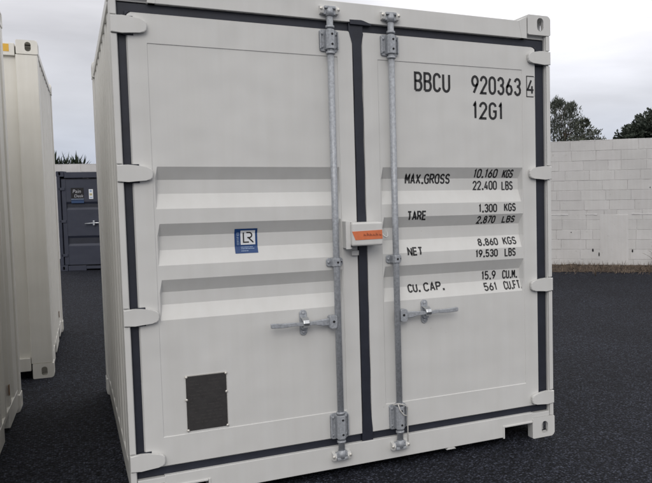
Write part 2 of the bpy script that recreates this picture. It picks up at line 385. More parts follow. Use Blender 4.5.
# ================================================================== GROUND
def ground_mat():
    m = bpy.data.materials.new('dark_asphalt_chippings'); m.use_nodes = True
    n = m.node_tree.nodes; l = m.node_tree.links; b = n['Principled BSDF']
    b.inputs['Roughness'].default_value = 0.8; b.inputs['Specular IOR Level'].default_value = 0.16
    t = n.new('ShaderNodeTexCoord')
    v = n.new('ShaderNodeTexVoronoi'); v.inputs['Scale'].default_value = 78; v.inputs['Randomness'].default_value = 1
    l.new(t.outputs['Object'], v.inputs['Vector'])
    # each chipping has its own stone colour
    sx = n.new('ShaderNodeSeparateColor'); l.new(v.outputs['Color'], sx.inputs[0])
    r = n.new('ShaderNodeValToRGB')
    e = r.color_ramp.elements
    e[0].position = 0.0; e[0].color = (0.0060, 0.0070, 0.0120, 1); e[1].position = 1.0; e[1].color = (0.082, 0.091, 0.124, 1)
    for ps, c in ((0.45, (0.0190, 0.0215, 0.0320, 1)), (0.82, (0.042, 0.047, 0.067, 1))):
        q = e.new(ps); q.color = c
    l.new(sx.outputs['Red'], r.inputs[0])
    z = n.new('ShaderNodeTexNoise'); z.inputs['Scale'].default_value = 0.7; z.inputs['Detail'].default_value = 5
    l.new(t.outputs['Object'], z.inputs['Vector'])
    mr_ = n.new('ShaderNodeMapRange'); mr_.inputs['From Min'].default_value = 0.3; mr_.inputs['From Max'].default_value = 0.7
    mr_.inputs['To Min'].default_value = 0.8; mr_.inputs['To Max'].default_value = 1.25; l.new(z.outputs['Fac'], mr_.inputs['Value'])
    sc = n.new('ShaderNodeVectorMath'); sc.operation = 'SCALE'
    l.new(r.outputs['Color'], sc.inputs[0]); l.new(mr_.outputs[0], sc.inputs['Scale']); 
    cv = n.new('ShaderNodeMapRange'); cv.inputs['From Min'].default_value = 0.25; cv.inputs['From Max'].default_value = 0.62  # dark binder plus crevice shade painted into the colour between chippings, centres lightened
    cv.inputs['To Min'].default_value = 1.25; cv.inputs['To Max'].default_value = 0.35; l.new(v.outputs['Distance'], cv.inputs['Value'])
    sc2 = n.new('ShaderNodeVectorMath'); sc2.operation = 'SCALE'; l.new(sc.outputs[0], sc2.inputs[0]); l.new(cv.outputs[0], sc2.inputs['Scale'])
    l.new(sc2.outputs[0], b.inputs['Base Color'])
    z2 = n.new('ShaderNodeTexNoise'); z2.inputs['Scale'].default_value = 60; z2.inputs['Detail'].default_value = 4
    l.new(t.outputs['Object'], z2.inputs['Vector'])
    ad = n.new('ShaderNodeMath'); ad.operation = 'SUBTRACT'; l.new(z2.outputs['Fac'], ad.inputs[0]); l.new(v.outputs['Distance'], ad.inputs[1])
    ad2 = n.new('ShaderNodeMath'); ad2.operation = 'ADD'; l.new(ad.outputs[0], ad2.inputs[0]); l.new(sx.outputs['Green'], ad2.inputs[1])
    u = n.new('ShaderNodeBump'); u.inputs['Strength'].default_value = 1.0; u.inputs['Distance'].default_value = 0.016
    l.new(ad2.outputs[0], u.inputs['Height']); l.new(u.outputs[0], b.inputs['Normal'])
    return m
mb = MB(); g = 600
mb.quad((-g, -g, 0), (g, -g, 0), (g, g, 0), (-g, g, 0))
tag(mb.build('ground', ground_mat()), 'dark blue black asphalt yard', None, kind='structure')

# ================================================================== MAIN CONTAINER
W, H, L = 2.438, 2.591, 2.788
T = thing('shipping_container', 'large off-white ten foot container in the centre with closed double doors and black lettering', 'shipping container', (0, 0, 0), group='off white and cream containers')
m = P_MAIN; hw = W / 2
rails_and_shell(T, m, W, L, H, shallow=True)
HZ = (2.338, 1.643, 0.955, 0.247)         # hinge heights
# front corner posts: recessed body plus an outer strip broken at each hinge
for s in (-1, 1):
    mb = MB()
    mb.box(s * (hw - 0.030), s * (hw - 0.001), 0.012, 0.16, 0.129, H - 0.119, 0.004)
    mb.box(s * (hw - 0.085), s * (hw - 0.006), 0.110, 0.158, 0.004, 0.128, 0.004)
    mb.box(s * (hw - 0.14), s * (hw - 0.031), 0.075, 0.155, 0.166, H - 0.147, 0.003)
    z = 0.130
    cuts = sorted(HZ)
    for hz in cuts + [None]:
        z1 = hz - 0.044 if hz else H - 0.120
        if z1 - z > 0.01: mb.box(s * (hw - 0.027), s * hw, -0.001, 0.0115, z, z1, 0.0035)
        if hz: z = hz + 0.045
    mb.build('corner_post', m, T)
# header and sill
mb = MB()
mb.prism([(-1.05, 2.447), (1.05, 2.447), (1.05, 2.549), (-1.05, 2.549)], 'y', 0.001, 0.10, bev=0.003)
for s in (-1, 1):
    mb.prism([(s * 1.0, 2.549), (s * 1.052, 2.575), (s * 1.056, 2.575), (s * 1.056, 2.447), (s * 1.02, 2.447)], 'y', -0.001, 0.09, bev=0.002)
    mb.box(s * 1.055, s * (hw - 0.0305), 0.03, 0.10, 2.452, 2.474)
mb.build('header', m, T)
mb = MB()
poly = [(-0.855, 0.040), (0.855, 0.040), (0.855, 0.108), (1.066, 0.108), (1.066, 0.163), (-1.066, 0.163), (-1.066, 0.108), (-0.855, 0.108)]
mb.prism(poly, 'y', 0.002, 0.075, bev=0.003)
for s in (-1, 1):
    mb.box(s * 0.852, s * 0.862, -0.004, 0.10, 0.034, 0.112, 0.002)           # pocket lips
    mb.box(s * 0.863, s * 1.064, -0.004, 0.10, 0.101, 0.111, 0.002)
    mb.box(s * 1.060, s * (hw - 0.0305), 0.001, 0.08, 0.1285, 0.158, 0.003)
mb.prism([(0.47, 0.030), (0.53, 0.030), (0.52, 0.0395), (0.48, 0.0395)], 'y', 0.0, 0.03)
mb.build('door_sill', m, T)

# ---- doors
YF, YP, CD = 0.015, 0.0185, 0.036
BANDS = [(1.676, 1.613, 1.545, 1.471), (1.399, 1.338, 1.269, 1.195), (1.125, 1.062, 1.000, 0.927)]
zs_prof = []
def zdepth(z):
    for a, b, c, d in BANDS:
        if z >= a or z <= d: continue
        if z > b: return (a - z) / (a - b)
        if z >= c: return 1.0
        return (z - d) / (c - d)
    return 0.0
def door_surface(x0, x1, px0, px1, cx0, cx1):
    zb, zt, pz0, pz1 = 0.202, 2.403, 0.349, 2.262
    e = 0.012
    def f(x, z):
        edge = min(x - x0, x1 - x, z - zb, zt - z)
        if edge < 0.004: return YF + 0.010
        inside = min(x - px0, px1 - x, z - pz0, pz1 - z)
        k = max(0, min(1, inside / 0.003)); y = YF + (YP - YF) * k
        rx = max(0, min(1, min(x - cx0, cx1 - x) / e))
        return y + CD * min(rx, zdepth(z))
    xs = [x0, x0 + .006, px0, px0 + .003, cx0, cx0 + e, cx1 - e, cx1, px1 - .003, px1, x1 - .006, x1]
    zs = [zb, zb + .006, pz0, pz0 + .003, pz1 - .003, pz1, zt - .006, zt] + [q for b in BANDS for q in b]
    return f, sorted(xs), sorted(zs)
def door(x0, x1, px0, px1, cx0, cx1):
    f, xs, zs = door_surface(x0, x1, px0, px1, cx0, cx1)
    bm = bmesh.new(); V = [[bm.verts.new((x, f(x, z), z)) for z in zs] for x in xs]
    nx, nz_ = len(xs), len(zs)
    for i in range(nx - 1):
        for j in range(nz_ - 1): bm.faces.new((V[i][j], V[i + 1][j], V[i + 1][j + 1], V[i][j + 1]))
    rim = [V[i][0] for i in range(nx)] + [V[-1][j] for j in range(1, nz_)] + [V[i][-1] for i in range(nx - 2, -1, -1)] + [V[0][j] for j in range(nz_ - 2, 0, -1)]
    back = [bm.verts.new((v.co.x, 0.070, v.co.z)) for v in rim]
    for i in range(len(rim)):
        k = (i + 1) % len(rim); bm.faces.new((rim[i], back[i], back[k], rim[k]))
    bm.faces.new(back)
    bmesh.ops.recalc_face_normals(bm, faces=bm.faces[:])
    me = bpy.data.meshes.new('door'); bm.to_mesh(me); bm.free(); me.materials.append(P_MAIN)
    o = bpy.data.objects.new('door', me); COL.objects.link(o); o.parent = T
    return o, f
DL, fL = door(-1.152, -0.034, -1.063, -0.122, -1.052, -0.128)
DR, fR = door(0.013, 1.124, 0.103, 1.029, 0.109, 1.024)
DL['label'] = 'left door with a blue certification sticker and a dark data plate'
DR['label'] = 'right door with black container number and weight lettering'

# ---- gaskets (a rounded rubber strip round each door)
def gasket(parent, strips, polys):
    mb = MB()
    for x0, x1, z0, z1, y in strips: mb.box(x0, x1, y, 0.069, z0, z1, 0.006, 2)
    for pl, y in polys: mb.prism(pl, 'y', y, 0.05, bev=0.004 if y > 0 else 0.0012)
    mb.build('gasket', M_RUB, parent)
def ring_poly(sd, xo, xi, xm):
    """C-shaped seal outline round one door with rounded inner corners"""
    def fil(cx, cz, a0, a1, r=0.020): return [(cx + r * math.cos(R(a)), cz + r * math.sin(R(a))) for a in (a0, (a0 * 2 + a1) / 3, (a0 + a1 * 2) / 3, a1)]
    p = [(xo, 0.160), (xm, 0.160), (xm, 0.2035)] + fil(xi + 0.020, 0.2235, 270, 180) + fil(xi + 0.020, 2.381, 180, 90) + [(xm, 2.401), (xm, 2.447), (xo, 2.447)]
    return p
def corners(xi, d):
    """small rubber webs that round the outer corners of the door opening"""
    out = []
    for zc, dz in ((0.2045, 1), (2.4005, -1)):
        r = 0.022; cx, cz = xi + d * r, zc + dz * r
        a = [(cx - d * r * math.sin(R(t)), cz - dz * r * math.cos(R(t))) for t in (0, 22, 45, 68, 90)]
        out.append(([(xi - d * 0.004, zc - dz * 0.004), (cx, zc - dz * 0.004)] + a + [(xi - d * 0.004, cz)], 0.0140))
    return out
gl = ring_poly(-1, -1.1885, -1.154, -0.0405)
grr = [(-x, z) for x, z in ring_poly(1, -1.1885, -1.126, -0.0245)]
rw = random.Random(77)
def wob(k): return [(0.0014 * math.sin(i * 1.9 + k) + rw.uniform(-0.0011, 0.0011)) for i in range(24)]
wl, wr = wob(0), wob(2)
zz_ = [0.30 + i * 0.0845 for i in range(24)]
centre = ([(-0.0345, 0.240), (-0.0400, 0.225), (-0.0400, 0.158), (0.0235, 0.158), (0.0235, 0.225), (0.0165, 0.24)]
          + [(0.0150 - 0.0035 * i / 23 + wr[i], z) for i, z in enumerate(zz_)] + [(0.0115, 2.33), (0.020, 2.392), (0.0235, 2.402),
        (0.0235, 2.458), (-0.058, 2.458), (-0.058, 2.4025), (-0.050, 2.375), (-0.0345, 2.33)] + [(-0.0345 + wl[i], zz_[i]) for i in range(23, -1, -1)])
gasket(DL, [], [(gl, 0.028)] + corners(-1.1525, 1) + [
      (centre, 0.0120)])
gasket(T, [], [([(-0.053, 2.436), (-0.055, 2.460), (0.008, 2.462), (0.024, 2.459), (0.050, 2.4485), (0.066, 2.446), (0.066, 2.436)], -0.002)])
gasket(DR, [], [(grr, 0.030)] + corners(1.1245, -1) + [([(0.0240, 2.4475), (0.0240, 2.458), (0.034, 2.456), (0.055, 2.4475)], 0.0125)])

# ---- hinges
def hinge(parent, s, hz):
    mb = MB()
    pts = [(1.2185, -0.039), (1.2185, 0.039), (1.170, 0.041), (1.135, 0.038), (1.090, 0.029), (1.070, 0.024), (1.062, 0.014), (1.0605, -0.006), (1.064, -0.022), (1.074, -0.031), (1.092, -0.034), (1.140, -0.038), (1.170, -0.041)]
    mb.prism([(s * x, hz + z) for x, z in pts], 'y', -0.011, 0.0125, bev=0.0045)
    mb.mi = 1
    mb.box(s * 1.12, s * 1.165, 0.0128, 0.040, hz - 0.046, hz + 0.044)
    mb.build('hinge', [P_MAIN, M_RUB], parent)
for hz in HZ:
    hinge(DL, -1, hz); hinge(DR, 1, hz)

# ---- locking bars, brackets, handles
def locking(parent, s, xb):
    yb = -0.024; r = 0.0172
    mb = MB()
    mb.tube([(xb, yb, 0.118), (xb, yb, 2.492)], r, 18)
    for z in (0.195, 0.352, 2.27, 2.405): mb.tube([(xb, yb, z - 0.006), (xb, yb, z + 0.006)], 0.0235, 16)
    for zc, d in ((2.482, 1), (0.125, -1)):      # cam ends: forged claws that hook the keepers
        mb.tube([(xb, yb, zc - 0.022), (xb, yb, zc + 0.022)], 0.021, 14)
        mb.prism([(xb - 0.045, zc - 0.006), (xb - 0.034, zc + 0.010), (xb, zc + 0.016), (xb + 0.034, zc + 0.010), (xb + 0.045, zc - 0.006), (xb + 0.030, zc - 0.014), (xb - 0.030, zc - 0.014)], 'y', yb - 0.004, yb + 0.020, bev=0.003)
        mb.box(xb - 0.030, xb + 0.030, yb - 0.018, yb + 0.006, zc + d * 0.022 - 0.007, zc + d * 0.022 + 0.007, 0.003)
    mb.build('locking_bar', M_GALV, parent)
    # bearing brackets at each end of the door: base plate with folded edges, clamp cover, bolts
    for z0, z1, nm in ((2.284, 2.396, 1), (0.205, 0.345, 1)):
        mb = MB(); mb.prism(rrect(xb - 0.050, xb + 0.050, z0, z1, (0.012,) * 4), 'y', 0.004, 0.0145, bev=0.002)
        for q in (-1, 1): mb.box(xb + q * 0.050, xb + q * 0.044, -0.012, 0.010, z0 + 0.010, z1 - 0.010, 0.002)
        mb.prism([(xb - 0.024, 0.006), (xb - 0.024, -0.034), (xb - 0.014, -0.048), (xb + 0.014, -0.048), (xb + 0.024, -0.034), (xb + 0.024, 0.006)], 'z', z0 + 0.006, z1 - 0.006, bev=0.003)
        for q in (-1, 1):
            for zz in (z0 + 0.022, z1 - 0.022):
                mb.dome((xb + q * 0.036, 0.002, zz), 0.0085, 0.8)
        mb.mi = 1
        for zz in (z0 + 0.030, z1 - 0.030):
            mb.tube([(xb + 0.004, -0.0470, zz), (xb + 0.004, -0.0492, zz)], 0.0062, 10)
        mb.build('bearing_bracket', [M_GALV, M_DARK], parent)
    zc = 1.168
    mb = MB(); mb.prism(rrect(xb - 0.046, xb + 0.044, zc - 0.022, zc + 0.022, (0.012,) * 4), 'y', 0.006, 0.0145, bev=0.002)
    mb.prism([(xb - 0.023, 0.008), (xb - 0.023, -0.032), (xb - 0.014, -0.045), (xb + 0.014, -0.045), (xb + 0.023, -0.032), (xb + 0.023, 0.008)], 'z', zc - 0.021, zc + 0.021, bev=0.003)
    for q in (-1, 1): mb.dome((xb + q * 0.034, 0.004, zc), 0.008, 0.8)
    mb.mi = 1; mb.tube([(xb + 0.002, -0.0440, zc), (xb + 0.002, -0.0462, zc)], 0.006, 10)
    mb.tube([(xb + 0.034, -0.0015, zc), (xb + 0.034, -0.0035, zc)], 0.0045, 8)
    mb.build('bar_guide', [M_GALV, M_DARK], parent)
    # handle: hub on the bar, forged lever reaching out through its catch
    zh = 0.852; mb = MB()
    a, b = xb + s * 0.012, xb + s * 0.052
    mb.prism(rrect(min(a, b), max(a, b), zh - 0.034, zh + 0.034, (0.008,) * 4), 'y', yb - 0.024, yb + 0.024, bev=0.004)
    path = [(0.046, -0.024, 0.020), (0.085, -0.030, 0.018), (0.125, -0.034, 0.012), (0.165, -0.036, 0.0085), (0.200, -0.036, 0.0085), (0.235, -0.038, 0.0095), (0.300, -0.043, 0.0115), (0.358, -0.049, 0.0125), (0.364, -0.049, 0.0105)]
    ring = []
    for dx, y, hh in path:
        x = xb + s * dx; th = 0.006 if hh > 0.010 else 0.010; zz = zh - dx * 0.01 + (0.012 if dx > 0.22 else 0.006 if dx > 0.1 else 0.0) * (1 if dx > 0.3 else 0.6)
        ring.append([mb.bm.verts.new(q) for q in ((x, y - th, zz - hh * .75), (x, y - th, zz + hh * .75), (x, y - th * .4, zz + hh), (x, y + th, zz + hh), (x, y + th, zz - hh), (x, y - th * .4, zz - hh))])
    for p, q in zip(ring[:-1], ring[1:]):
        for k in range(6): mb.bm.faces.new((p[k], p[(k + 1) % 6], q[(k + 1) % 6], q[k]))
    mb.bm.faces.new(ring[0]); mb.bm.faces.new(ring[-1])
    mb.mi = 1
    mb.tube([(xb + s * 0.030, yb - 0.0235, zh + 0.002), (xb + s * 0.030, yb - 0.0255, zh + 0.002)], 0.007, 10)
    mb.build('door_handle', [M_GALV, M_DARK], parent)
    xc = xb + s * 0.180; mb = MB(); zo = zh + 0.004
    mb.prism(oval(xc, zo, 0.040, 0.136), 'y', 0.0085, 0.0185, bev=0.003)
    for q in (-1, 1): mb.dome((xc, 0.007, zo + q * 0.050), 0.009, 0.7)
    mb.box(xc - 0.014, xc + 0.014, -0.022, 0.010, zo - 0.034, zo - 0.014, 0.003)
    mb.mi = 1   # bright retainer folded over the lever
    mb.prism([(-0.046, zo - 0.020), (-0.056, zo - 0.010), (-0.060, zo + 0.004), (-0.054, zo + 0.020), (-0.032, zo + 0.032), (0.009, zo + 0.034), (0.009, zo + 0.026), (-0.028, zo + 0.025), (-0.047, zo + 0.014), (-0.051, zo + 0.002), (-0.046, zo - 0.012)], 'x', xc - 0.016, xc + 0.016, bev=0.003)
    mb.build('handle_catch', [M_GALV, M_BRIGHT], parent)
locking(DL, -1, -0.172)
locking(DR, 1, 0.170)
# cam keepers welded on header and sill
for xb in (-0.172, 0.170):
    for zc in (2.492, 0.112):
        mb = MB()
        for q in (-1, 1):
            x = xb + q * 0.040
            mb.prism([(0.002, zc - 0.022), (-0.030, zc - 0.018), (-0.036, zc), (-0.030, zc + 0.020), (0.002, zc + 0.026)], 'x', x - 0.010, x + 0.010, bev=0.003)
        mb.box(xb - 0.030, xb + 0.030, -0.006, 0.002, zc - 0.020, zc + 0.020, 0.002)
        mb.mi = 1
        for q in (-1, 1): mb.dome((xb + q * 0.046, -0.033, zc + 0.004), 0.0095, 0.6)
        mb.build('cam_keeper', [P_MAIN, M_RIVET], T)
# seal wire looped over the lower right bracket
mb = MB()
mb.tube([(0.128, -0.03, 0.352), (0.150, -0.052, 0.362), (0.185, -0.054, 0.352), (0.214, -0.035, 0.330), (0.219, -0.02, 0.28), (0.218, -0.022, 0.20), (0.214, -0.030, 0.130)], 0.0032, 6)
mb.tube([(0.150, -0.052, 0.360), (0.160, -0.055, 0.325), (0.182, -0.054, 0.295), (0.205, -0.05, 0.285)], 0.0032, 6)
mb.build('seal_wire', M_WIRE, DR)

# ---- lettering (follows the door pressings)
def sR(off): return lambda x, z: fR(x, z) - off
def along(x, z, y):      # slide a point measured on the plane y=0 back onto depth y (as seen from where it was measured)
    return x + y * (x + 1.426) / 3.954, z + y * (z - 1.501) / 3.954
TEXT = [('BBCU', .319, .530, 2.099, 2.208, .0165), ('920363', .679, 1.003, 2.101, 2.209, .0165), ('4', 1.056, 1.098, 2.116, 2.206, .014), ('12G1', .684, .878, 1.955, 2.058, .0165),
        ('MAX.GROSS', .246, .517, 1.581, 1.639, .0105), ('10.160', .682, .834, 1.614, 1.667, .0095), ('KGS', .876, .942, 1.613, 1.664, .0095),
        ('22.400', .674, .829, 1.543, 1.598, .0095), ('LBS', .868, .938, 1.541, 1.595, .0095),
        ('TARE', .258, .368, 1.377, 1.431, .0105), ('1.300', .712, .828, 1.411, 1.462, .0095), ('KGS', .884, .958, 1.414, 1.464, .0095),
        ('2.870', .698, .815, 1.345, 1.392, .0095), ('LBS', .870, .950, 1.346, 1.389, .0095),
        ('NET', .253, .339, 1.179, 1.227, .0105), ('8.860', .700, .829, 1.215, 1.259, .0095), ('KGS', .870, .955, 1.215, 1.262, .0095),
        ('19.530', .686, .829, 1.146, 1.193, .0095), ('LBS', .883, .953, 1.144, 1.194, .0095),
        ('CU.', .248, .318, .972, 1.020, .0105), ('CAP.', .345, .470, .972, 1.023, .0105), ('15.9', .723, .812, 1.012, 1.065, .0095), ('CU.M.', .864, .962, 1.010, 1.063, .0095),
        ('561', .736, .818, .946, .994, .0095), ('CU.FT.', .872, .994, .945, .996, .0095)]
for txt, x0, x1, z0, z1, sw in TEXT:
    mb = MB(); ym = fR((x0 + x1) / 2, (z0 + z1) / 2)
    a0, b0 = along(x0, z0, ym); a1, b1 = along(x1, z1, ym)
    stroke_text(mb, txt, a0, a1, b0, b1, sw * 0.85, sR(0.0012), ratio=0.55 if z1 > 1.9 else 0.50)
    if txt == '4':
        ring = [Vector(q) for q in ((1.059, 2.104), (1.118, 2.104), (1.118, 2.226), (1.059, 2.226), (1.059, 2.104))]
        ribbon(mb, ring, 0.0055, sR(0.0012), 0.01)
    mb.build('lettering', M_INK, DR)

# ---- blue sticker with monogram
def sL(off): return lambda x, z: fL(x, z) - off
mb = MB(); x0, x1, z0, z1 = -0.683, -0.568, 1.236, 1.362
def patch(mb, x0, x1, z0, z1, surf, step=0.01):
    nx = max(1, int((x1 - x0) / step)); nz2 = max(1, int((z1 - z0) / step))
    V = [[mb.bm.verts.new((x0 + (x1 - x0) * i / nx, surf(x0 + (x1 - x0) * i / nx, z0 + (z1 - z0) * j / nz2), z0 + (z1 - z0) * j / nz2)) for j in range(nz2 + 1)] for i in range(nx + 1)]
    for i in range(nx):
        for j in range(nz2):
            f = mb.bm.faces.new((V[i][j], V[i + 1][j], V[i + 1][j + 1], V[i][j + 1])); f.material_index = mb.mi
patch(mb, x0, x1, z0, z1, sL(0.0012), 0.005)
mb.mi = 1; patch(mb, x0 + 0.030, x1 - 0.011, z0 + 0.043, z1 - 0.010, sL(0.0022), 0.005)
mb.mi = 2
def rb(pts, sw): ribbon(mb, [Vector((x0 + a, z0 + b)) for a, b in pts], sw, sL(0.0032))
rb([(0.045, 0.106), (0.045, 0.056), (0.072, 0.056)], 0.0065)
rb([(0.060, 0.105)] + [(0.074 + 0.013 * math.cos(R(a)), 0.092 + 0.013 * math.sin(R(a))) for a in range(90, -91, -20)] + [(0.064, 0.079)], 0.0065)
rb([(0.070, 0.079), (0.094, 0.054)], 0.0065)
mb.mi = 3
xx = x0 + 0.012; zz = z0 + 0.044
for c in 'CERTIFIED':      # small vertical word beside the monogram
    for pl in GL[c]:
        wd, ht = (0.0052 if c != 'I' else 0.003), 0.010
        ribbon(mb, [Vector((xx + (1 - p[1]) * ht, zz + p[0] * wd)) for p in pl], 0.0016, sL(0.0022), 0.002)
    zz += 0.0078 if c != 'I' else 0.0050
random.seed(3)
for row, ln in ((0.031, 0.058), (0.023, 0.062), (0.012, 0.036)):      # two rows of print too small to read
    q = 0.031
    while q < 0.031 + ln:
        wq = random.uniform(0.003, 0.007); ribbon(mb, [Vector((x0 + q, z0 + row)), Vector((x0 + q + wq, z0 + row))], 0.0035, sL(0.0022), 0.004); q += wq + 0.0022
mb.build('certification_sticker', [M_BLUE, M_STW, M_INK, M_STWB], DL, recalc=False)

# ---- dark data plate with rivets
mb = MB(); mb.box(-0.950, -0.756, 0.0135, 0.0195, 0.363, 0.637, 0.0012, 1)
mb.mi = 2
random.seed(5)
for k in range(13):
    zz = 0.610 - k * 0.0175; q = -0.932
    while q < -0.785:
        wq = random.uniform(0.008, 0.03)
        if random.random() < 0.8: mb.box(q, q + wq, 0.0129, 0.0134, zz - 0.003, zz + 0.003)
        q += wq + 0.006
mb.mi = 1
for x, z in ((-0.948, 0.634), (-0.757, 0.634), (-0.950, 0.520), (-0.757, 0.540), (-0.947, 0.366), (-0.757, 0.366)): mb.dome((x, 0.0130, z), 0.0070, 0.7)
mb.box(-0.953, -0.753, 0.0165, 0.0186, 0.637, 0.641); mb.box(-0.756, -0.753, 0.0165, 0.0186, 0.363, 0.637)
mb.build('data_plate', [M_PLATE, M_RIVET, M_PLATET], DL)

# ---- lock box across the door gap
LB = thing('lock_box', None, None); LB.parent = T
for k in ('label', 'category'):
    if k in LB: del LB[k]
COL.objects.unlink(LB); bpy.data.objects.remove(LB)
mb = MB()      # fixed housing on the left door: open five-sided shell
x0, x1, z0, z1, y0, y1 = -0.122, -0.044, 1.240, 1.385, -0.078, 0.0145
mb.box(x0, x0 + 0.006, y0, y1, z0, z1, 0.002); mb.box(x0 + 0.006, x1 - 0.056, y0, y1, z1 - 0.006, z1, 0.002); mb.box(x0 + 0.006, x1 - 0.056, y0, y1, z0, z0 + 0.006, 0.002)
mb.box(x0 - 0.012, x0 + 0.014, y0 - 0.004, y0 + 0.003, z0 - 0.002, z1 + 0.002, 0.002)
mb.box(x0 + 0.006, x1 - 0.050, 0.006, y1, z0 + 0.006, z1 - 0.006)
LB = mb.build('lock_box', P_MAIN, T); LB['label'] = 'pale lock box across the door gap with orange tape'
mb = MB(); mb.box(-0.108, 0.066, -0.104, 0.006, 1.254, 1.379, 0.010, 3); mb.build('cover', P_MAIN, LB)
mb = MB()
mb.prism([(-0.1085, 1.332), (0.060, 1.3365), (0.062, 1.2885), (-0.090, 1.286)], 'y', -0.1058, -0.1042)
mb.mi = 1
random.seed(11)
q = -0.045
while q < 0.05:
    hh = random.uniform(0.008, 0.019); ribbon(mb, [Vector((q, 1.305)), Vector((q + 0.003, 1.305 + hh)), Vector((q + 0.006, 1.306)), Vector((q + 0.010, 1.306 + hh * .6)), Vector((q + 0.013, 1.305))], 0.0028, lambda x, z: -0.1063)
    q += random.uniform(0.014, 0.020)
mb.build('orange_tape', [M_ORANGE, M_PEN], LB)
mb = MB(); mb.box(-0.0775, -0.0385, -0.008, 0.0145, 1.197, 1.226, 0.004); mb.build('lock_stop', P_MAIN, LB)
mb = MB(); mb.tube([(0.098, 0.010, 1.318), (0.104, -0.012, 1.300), (0.116, -0.018, 1.290), (0.128, -0.012, 1.296), (0.132, 0.010, 1.322)], 0.0042, 8); mb.build('hook', P_MAIN, LB)

# ================================================================== CREAM CONTAINERS ON THE LEFT
def cream(loc, rz, label, yellow):
    Hc = 2.896; Lc = 2.78
    t = thing('shipping_container', label, 'shipping container', loc, rz, group='off white and cream containers')
    mc = P_CREAM
    rails_and_shell(t, mc, W, Lc, Hc, pockets=((0.72, 1.05), (1.73, 2.06)), rail_h=0.165)
    for s in (-1, 1):
        mb = MB(); mb.box(s * (hw - 0.165), s * hw, 0.002, 0.14, 0.129, Hc - 0.119, 0.008); mb.build('corner_post', mc, t)
    mb = MB(); corr_sheet(mb, 'y', -hw + 0.166, hw - 0.166, 0.185, Hc - 0.135, 0.035, 1); mb.build('end_wall', mc, t)
    mb = MB(); mb.box(-hw + 0.168, hw - 0.168, 0.004, 0.075, Hc - 0.134, Hc - 0.030, 0.004); hd = mb.build('end_header', mc, t)
    mb = MB(); mb.box(-hw + 0.168, hw - 0.168, 0.004, 0.075, 0.070, 0.184, 0.004); mb.build('end_sill', mc, t)
    if yellow:
        for s in (-1, 1):
            mb = MB(); mb.box(s * (hw - 0.275), s * (hw - 0.208), 0.0022, 0.0038, Hc - 0.102, Hc - 0.040); mb.build('height_decal', M_YEL, hd)
    # side label patches
    mb = MB(); mb.box(hw - 0.0115, hw - 0.009, 2.08, 2.12, 0.245, 0.315); mb.build('side_label', M_RUST, t)
    return t
b = R(-1.2); c, s_ = math.cos(b), math.sin(b)
cream((-1.606 - hw * c, 3.57 - hw * s_, 0), b, 'tall cream container on the left, its end showing an orange decal by the top corner', True)
a = R(-1.8); c, s_ = math.cos(a), math.sin(a); Lc = 2.78
cream((-1.798 - (hw * c - Lc * s_), 2.57 - (hw * s_ + Lc * c), 0), a, 'nearest cream container at the left edge showing only its corrugated side', False)

